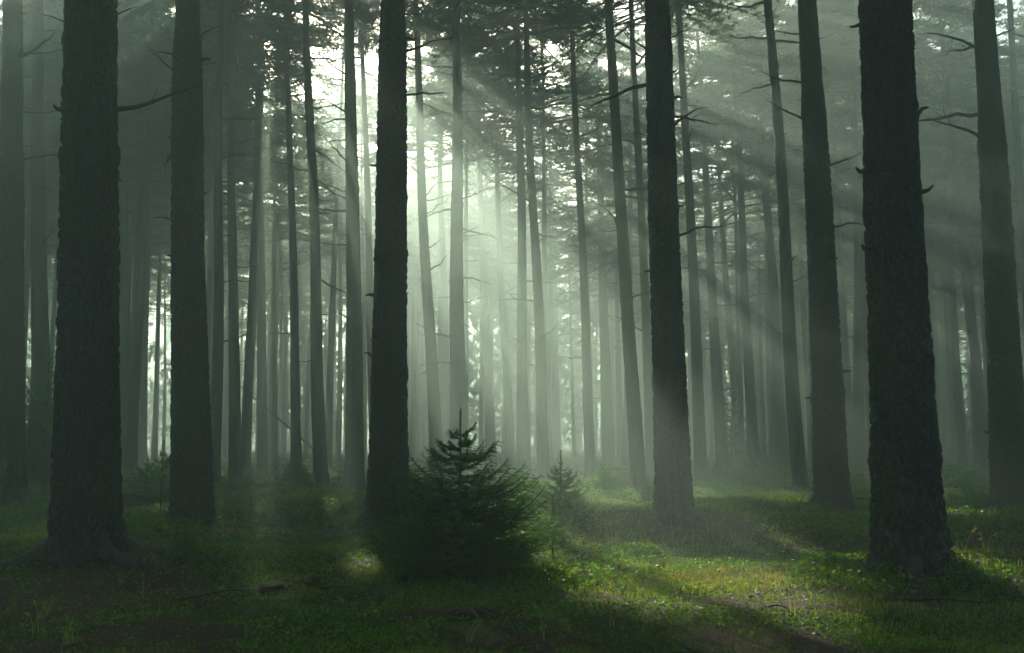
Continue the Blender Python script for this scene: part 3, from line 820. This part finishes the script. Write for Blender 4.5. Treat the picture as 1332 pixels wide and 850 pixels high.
# ------------------------------------------------------------------ tufts, stalks, flowers
def tuft_mesh(seed, n, h, dry=False, spread=.05, stalk=False):
    rg = np.random.default_rng(seed); b = MB()
    for k in range(n):
        a = rg.random() * 6.283; d = np.array([math.cos(a), math.sin(a), 0]); hh = h * (.5 + .6 * rg.random()); be = hh * (.15 + .75 * rg.random())
        t = np.linspace(0, 1, 6); P = np.array([rg.normal() * spread * .3, rg.normal() * spread * .3, -.01]) + d * (be * t ** 1.8)[:, None] + np.array([0, 0, 1]) * (hh * (t - .28 * t ** 3))[:, None]
        side = np.array([-d[1], d[0], 0]) * (.0019 if dry else .0032); w = (1 - t ** 2)[:, None] + .06
        V = np.concatenate([P - side * w, P + side * w]); b.add(V, [[i, i + 1, i + 7, i + 6] for i in range(5)], 0)
        if stalk:
            for q in range(12):
                f = .6 + .4 * rg.random(); c = P[-1] * f + P[-3] * (1 - f)
                u = unit(rg.normal(size=3) + [0, 0, .8]) * .012; b.leaves(c[None], u[None], unit(np.cross(u, rg.normal(size=3)))[None] * .004, 0)
    return b.mesh("blades", [M_DRY if dry else M_GRASS])
GT = [tuft_mesh(40 + k, 9 + k, .17) for k in range(5)]
DT = [tuft_mesh(60 + k, 3 + k, .26, True, .06, True) for k in range(3)]
TUFTS = [(855, 744, 1.0, "grass tuft with long pointed blades at the edge of the brightest sunlit patch"), (895, 748, .9, None), (1090, 712, .9, "bright upright grass tuft by the mound of the massive fissured pine"),
         (1018, 715, .8, None), (905, 752, .7, None), (1300, 740, 1.0, "sunlit grass tuft in the shadow edge of the massive pine"), (1325, 745, .9, None), (66, 690, 1.1, "two pale upright blades catching light beside the thick dark pine"),
         (1280, 735, .8, None), (965, 768, .9, None), (700, 740, .8, None), (1150, 800, .8, None), (400, 782, .9, None), (330, 770, 1.0, None), (520, 780, .8, None), (90, 838, 1.5, "dark long-bladed grass tuft on shaded litter"), (60, 800, 1.2, None), (1275, 780, .9, None), (1060, 715, .7, None), (740, 720, .8, None), (1230, 765, .7, None)]
for k, (px, py, s, lab) in enumerate(TUFTS):
    o = thing("grass_tuft", lab or "small tuft of fine grass blades in the moss", "grass tuft", at(px, py), None if lab else "small grass tufts in the moss", GT[k % 5])
    o.scale = (s, s, s * 1.05); o.rotation_euler = (0, 0, k * 1.9)
STALKS = [(1250, 735, 1.5, "tall dry seed stalk beside the massive fissured pine"), (1283, 722, 1.2, "curved pale dry stalk in front of the bilberry bushes"), (1010, 705, 1.1, None), (935, 765, .6, "short pale curved stalk at the sunlit patch"),
          (795, 815, .9, None), (840, 808, .8, None), (705, 835, 1.0, None), (395, 770, .8, None), (1027, 800, 1.1, None), (1285, 760, .9, None), (180, 780, 1.2, None), (40, 830, 1.3, None), (470, 815, .9, None)]
for k, (px, py, s, lab) in enumerate(STALKS):
    o = thing("dry_stalk", lab or "thin dry stalk standing in shaded moss", "stalk", at(px, py), None if lab else "dry stalks in the shaded moss", DT[k % 3])
    o.scale = (s, s, s); o.rotation_euler = (0, 0, k * 2.3)
rg = np.random.default_rng(77)
for k in range(80):
    x, y = scatter(1, 4.8, 14, rg); x = float(x[0]); y = float(y[0]); s_ = .16 + .2 * rg.random()
    o = thing("grass_tuft", "small tuft of fine grass blades in the moss", "grass tuft", gp(x, y), "small grass tufts in the moss", GT[k % 5]); o.scale = (s_ * 3.2,) * 3; o.rotation_euler = (0, 0, rg.random() * 6)
for k in range(60):
    x, y = scatter(1, 4.8, 17, rg); x = float(x[0]); y = float(y[0]); a = rg.random() * 6.28; ln = .25 + .5 * rg.random()
    p = gp(x, y); q = gp(x + ln * math.cos(a), y + ln * math.sin(a)); p[2] += .012; q[2] += .02
    o = thing("fallen_twig", "thin fallen twig lying on the forest floor", "twig", p, "fallen twigs on the forest floor", BRANCHES[k % 18])
    d_ = Vector(q - p).normalized(); o.rotation_euler = (d_.to_track_quat('X', 'Z') @ Quaternion((1, 0, 0), rg.random() * 6)).to_euler(); o.scale = (ln, ln * .7, ln * .5)
# a withered fern frond that catches the sun
b = MB(); rg = np.random.default_rng(5)
for P in ([[0, 0, 0], [.03, 0, .14], [.09, 0, .24], [.07, 0, .30]], [[.02, 0, .1], [.12, .02, .17], [.20, .02, .19]], [[0, 0, .05], [.1, -.02, .09], [.17, -.02, .11]]):
    P = np.array(P); b.tube(P, np.linspace(.004, .002, len(P)), 4)
    for q in range(9):
        c = P[-1] * (.5 + .5 * q / 9) + P[-2] * (.5 - .5 * q / 9); u = unit(rg.normal(size=3) * [1, .5, .6]) * .035; b.leaves((c + u * .6)[None], u[None], unit(np.cross(u, rg.normal(size=3)))[None] * .011, 0)
thing("withered_fern", "small withered fern frond glowing beside the thin sunlit sapling", "fern", at(752, 735), None, b.mesh("withered_fern", [M_DRY]))
# white flowers
fb = MB(); rg = np.random.default_rng(6); petals = MB()
fb.tube([[0, 0, 0], [.005, 0, .05], [.012, .004, .09]], [.0016, .0014, .0012], 4)
for q in range(6):
    a = q * 6.283 / 6; u = np.array([math.cos(a), math.sin(a), .25]) * .013; petals.leaves((np.array([.012, .004, .092]) + u)[None], u[None], np.array([[-math.sin(a), math.cos(a), 0]]) * .008)
ME_FS = fb.mesh("flower_stem", [M_GRASS]); ME_FP = petals.mesh("petals", [M_PETAL])
for k, (px, py) in enumerate([(1018, 730), (1044, 730), (1071, 728), (1073, 740), (1056, 747), (1030, 744), (1000, 735)]):
    o = thing("white_flower", "tiny white flower in the moss by the massive fissured pine", "flower", at(px, py), "tiny white flowers in the moss")
    obj("petals", ME_FP, obj("stem", ME_FS, o)); o.rotation_euler = (0, 0, k * 1.3)

# ------------------------------------------------------------------ logs, stump, sticks
def log_mesh(L_, r, seed, sides=22, rings=50, rough=.25):
    rg = np.random.default_rng(seed); t = np.linspace(0, 1, rings); th = np.arange(sides) * 6.283 / sides
    T, TH = np.meshgrid(t, th, indexing='ij')
    rr = r * (1 - .35 * T) * (1 + rough * (fbm(np.cos(TH) * 2.5 + T * L_ * 6, np.sin(TH) * 2.5 + T * L_ * 5, seed, 4) - .5) * 2) * (1 - .75 * smooth(.93, 1, np.abs(T * 2 - 1)))
    V = np.stack([(T - .5) * L_, rr * np.cos(TH) + .06 * L_ * np.sin(T * 4 + seed), rr * np.sin(TH) + .02 * np.sin(T * 9)], -1).reshape(-1, 3)
    i = np.arange(rings - 1)[:, None] * sides; j = np.arange(sides)[None]; k = (j + 1) % sides
    f = np.stack([i + j, i + k, i + sides + k, i + sides + j], -1).reshape(-1, 4)
    b = MB(); b.add(V, f)
    b.add(V[:sides], [list(range(sides))]); b.add(V[-sides:], [list(range(sides))])
    return b.mesh("log", [M_ROT], True)
def lay(name, label, cat, p0, p1, me, L_, lift):
    c = (p0 + p1) / 2; c[2] += lift; d = Vector(p1 - p0)
    o = thing(name, label, cat, c, None, me); o.rotation_euler = d.to_track_quat('X', 'Z').to_euler(); return o
def span(a, b_): return float(np.linalg.norm(a - b_))
p0, p1 = at(330, 771), at(432, 756); lay("rotten_log", "dark crumbling log lying in the shaded moss", "log", p0, p1, log_mesh(span(p0, p1), .038, 4, rough=.5), 1, .008)
p0, p1 = at(150, 662), at(222, 656); lay("fallen_log", "dark fallen log lying behind the thick fissured pine", "log", p0, p1, log_mesh(span(p0, p1) * 1.3, .14, 5), 1, .10)
p0, p1 = at(262, 640), at(345, 634); lay("fallen_stick", "long reddish stick lying at the foot of a mist-grey pine", "stick", p0, p1, log_mesh(span(p0, p1), .05, 6), 1, .05)
p0, p1 = at(968, 782), at(1030, 800); lay("fallen_branch", "thin dark branch lying at the edge of the sunlit patch", "branch", p0, p1, log_mesh(span(p0, p1), .012, 8, 8, 24), 1, .03)
# a dead stem leaning in the mist
pa = at(300, 608); d = pix_dir(305, 496); A = CAM + d * (pa[1] / d[1]); d = pix_dir(362, 545); B = CAM + d * ((pa[1] + .5) / d[1])
dirv = unit(B - A); gB = A + dirv * ((A[2] - float(ground(B[0] + 1.0, B[1]))) / -dirv[2])
b = MB(); t = np.linspace(0, 1, 9); b.tube((A - gB) * t[:, None], np.linspace(.075, .035, 9), 8)
thing("leaning_dead_stem", "thin dead stem leaning diagonally between misty pines", "dead stem", gB, None, b.mesh("leaning_dead_stem", [M_BARK], True))
# rotten stump with roots
c = at(606, 806); b = MB(); rg = np.random.default_rng(15)
th = np.arange(26) * 6.283 / 26; zz = np.array([-.04, .0, .03, .06, .085, .10])
TH, Z = np.meshgrid(th, zz); rr = .13 * (1.25 - 4.2 * np.maximum(Z, 0)) * (1 + .5 * (fbm(np.cos(TH) * 2.4 + 4, np.sin(TH) * 2.4 + Z * 14, 9, 4) - .5) * 2)
V = np.stack([rr * np.cos(TH), rr * np.sin(TH), Z + .03 * (vnoise(TH * 2, Z * 20, 3) - .5)], -1).reshape(-1, 3)
i = np.arange(5)[:, None] * 26; j = np.arange(26)[None]; k = (j + 1) % 26
b.add(V, np.stack([i + j, i + k, i + 26 + k, i + 26 + j], -1).reshape(-1, 4)); b.add(np.vstack([V[-26:], V[-26:].mean(0) - [0, 0, .05]]), [[q, (q + 1) % 26, 26] for q in range(26)])
st = thing("rotten_stump", "dark rotten stump with thin exposed roots sunk in moss", "stump", c); obj("stump_wood", b.mesh("stump_wood", [M_ROT], True), st, (0, 0, -.055))
for q, a in enumerate((-.5, -1.1, -2.4, .6)):
    b = MB(); d = np.array([math.cos(a), math.sin(a), 0]); b.tube([d * .07 + [0, 0, .07], d * .15 + [0, 0, .06], d * .23 + [0, 0, .015], d * .31 + [0, 0, -.02]], [.011, .010, .008, .005], 6)
    obj("root", b.mesh("root", [M_STEM], True), st)

# low bilberry bushes
def bush(px, py, rx, h, n, label, seed, group=None):
    rg = np.random.default_rng(seed); base = at(px, py); wood = MB(); f = MB(); ns = int(26 * rx / .5)
    root = thing("bilberry_bush", label, "bush", base, group)
    for q in range(ns):
        a = rg.random() * 6.283; r = rx * math.sqrt(rg.random()); s = np.array([r * math.cos(a), r * .7 * math.sin(a), 0]); s[2] = float(ground(base[0] + s[0], base[1] + s[1])) - base[2] - .02
        hh = h * (1 - .6 * (r / rx) ** 2) * (.6 + .6 * rg.random()); e = s + [rg.normal() * .07, rg.normal() * .07, hh]; m = (s + e) / 2 + rg.normal(size=3) * .02
        wood.tube([s, m, e], [.004, .003, .0015], 4, 0, False)
        k = n // ns; g = .3 + .7 * rg.random(k); c = s + (e - s) * g[:, None] + rg.normal(size=(k, 3)) * [.05, .05, .03]
        nr = unit(rg.normal(size=(k, 3)) * .6 + [0, 0, 1]); u = unit(np.cross(nr, rg.normal(size=(k, 3)))) * (.02 * (.6 + .7 * rg.random(k)))[:, None]
        f.leaves(c, u, np.cross(nr, u) * .6)
    obj("stems", wood.mesh("stems", [M_STEM]), root)["kind"] = "stuff"; obj("foliage", f.mesh("foliage", [M_LEAF]), root)["kind"] = "stuff"
bush(1290, 690, .8, .28, 3000, "dark low bilberry bush with a lit top by the stout pine", 1)
bush(1225, 655, .7, .3, 2200, "low bilberry bush behind the massive fissured pine", 2)
bush(60, 668, .6, .3, 2000, "dark low bilberry bush between the two dark pines", 3)
bush(1100, 690, .5, .12, 1500, "flat bilberry patch in front of the stout pine with upswept limbs", 4)
bush(780, 634, .6, .42, 1600, "lit bilberry bush in the light beam behind the sunny grass", 5)
bush(935, 636, .7, .25, 1400, "low misty bilberry bush by the tiny lit sapling", 6)
bush(330, 668, .7, .18, 1800, "sunlit bilberry patch beyond the pine's shadow", 7)
bush(430, 668, .7, .16, 1800, "sunlit bilberry patch on the rounded hummock", 8)
bush(200, 690, .6, .2, 1800, "bilberry patch between the thick pine and the pine on the leafy slope", 9)
bush(1000, 628, .9, .45, 1600, "misty bilberry thicket at the foot of a dark slim pine", 10)
bush(1260, 622, .9, .4, 1600, "misty bilberry thicket beyond the lit moss strip", 11)

rg2 = np.random.default_rng(91)
for k in range(26):
    bush(40 + 1260 * rg2.random(), 636 + 130 * rg2.random() ** 1.5, .3 + .35 * rg2.random(), .10 + .12 * rg2.random(), 600, "low bilberry clump scattered over the mossy floor", 200 + k, "bilberry clumps on the mossy floor")
for k in range(12):
    p = at((60 + 420 * rg2.random()) if k % 2 else (1010 + 280 * rg2.random()), 640 + 150 * rg2.random()); a = rg2.random() * 6.28; ln = .5 + .6 * rg2.random(); q = gp(p[0] + ln * math.cos(a), p[1] + ln * math.sin(a)); p[2] += .02; q[2] += .04
    o = thing("fallen_branch", "dead fallen branch with side twigs lying in the moss", "branch", p, "fallen branches in the moss", BRANCHES[(k * 5) % 18])
    o.rotation_euler = (Vector(q - p).normalized().to_track_quat('X', 'Z') @ Quaternion((1, 0, 0), rg2.random() * 6)).to_euler(); o.scale = (ln, ln, ln * .6)

# ------------------------------------------------------------------ the misty air
mh, nt, out = new_mat("mist")
pv = nt.nodes.new("ShaderNodeVolumePrincipled")
pv.inputs["Color"].default_value = (*FOG_COLOR, 1)
pv.inputs["Density"].default_value = FOG_DENSITY
pv.inputs["Anisotropy"].default_value = FOG_G
pv.inputs["Density Attribute"].default_value = ""
nt.links.new(pv.outputs[0], out.inputs["Volume"])
try:
    mh.cycles.homogeneous_volume = True
    mh.cycles.volume_sampling = 'DISTANCE'
except Exception:
    pass
zb = float(GZ.min()) - 1.0
X0, X1, Y0, Y1, Z0, Z1 = gx[0] - 2, gx[-1] + 2, gy[0] - 2, gy[-1] + 2, zb, 25.5
V = [(x, y, z) for x in (X0, X1) for y in (Y0, Y1) for z in (Z0, Z1)]
me = mesh_np("haze", V, [0, 1, 3, 2, 4, 6, 7, 5, 0, 4, 5, 1, 2, 3, 7, 6, 0, 2, 6, 4, 1, 5, 7, 3], [4] * 6, [mh])
o = obj("haze", me); o["kind"] = "stuff"
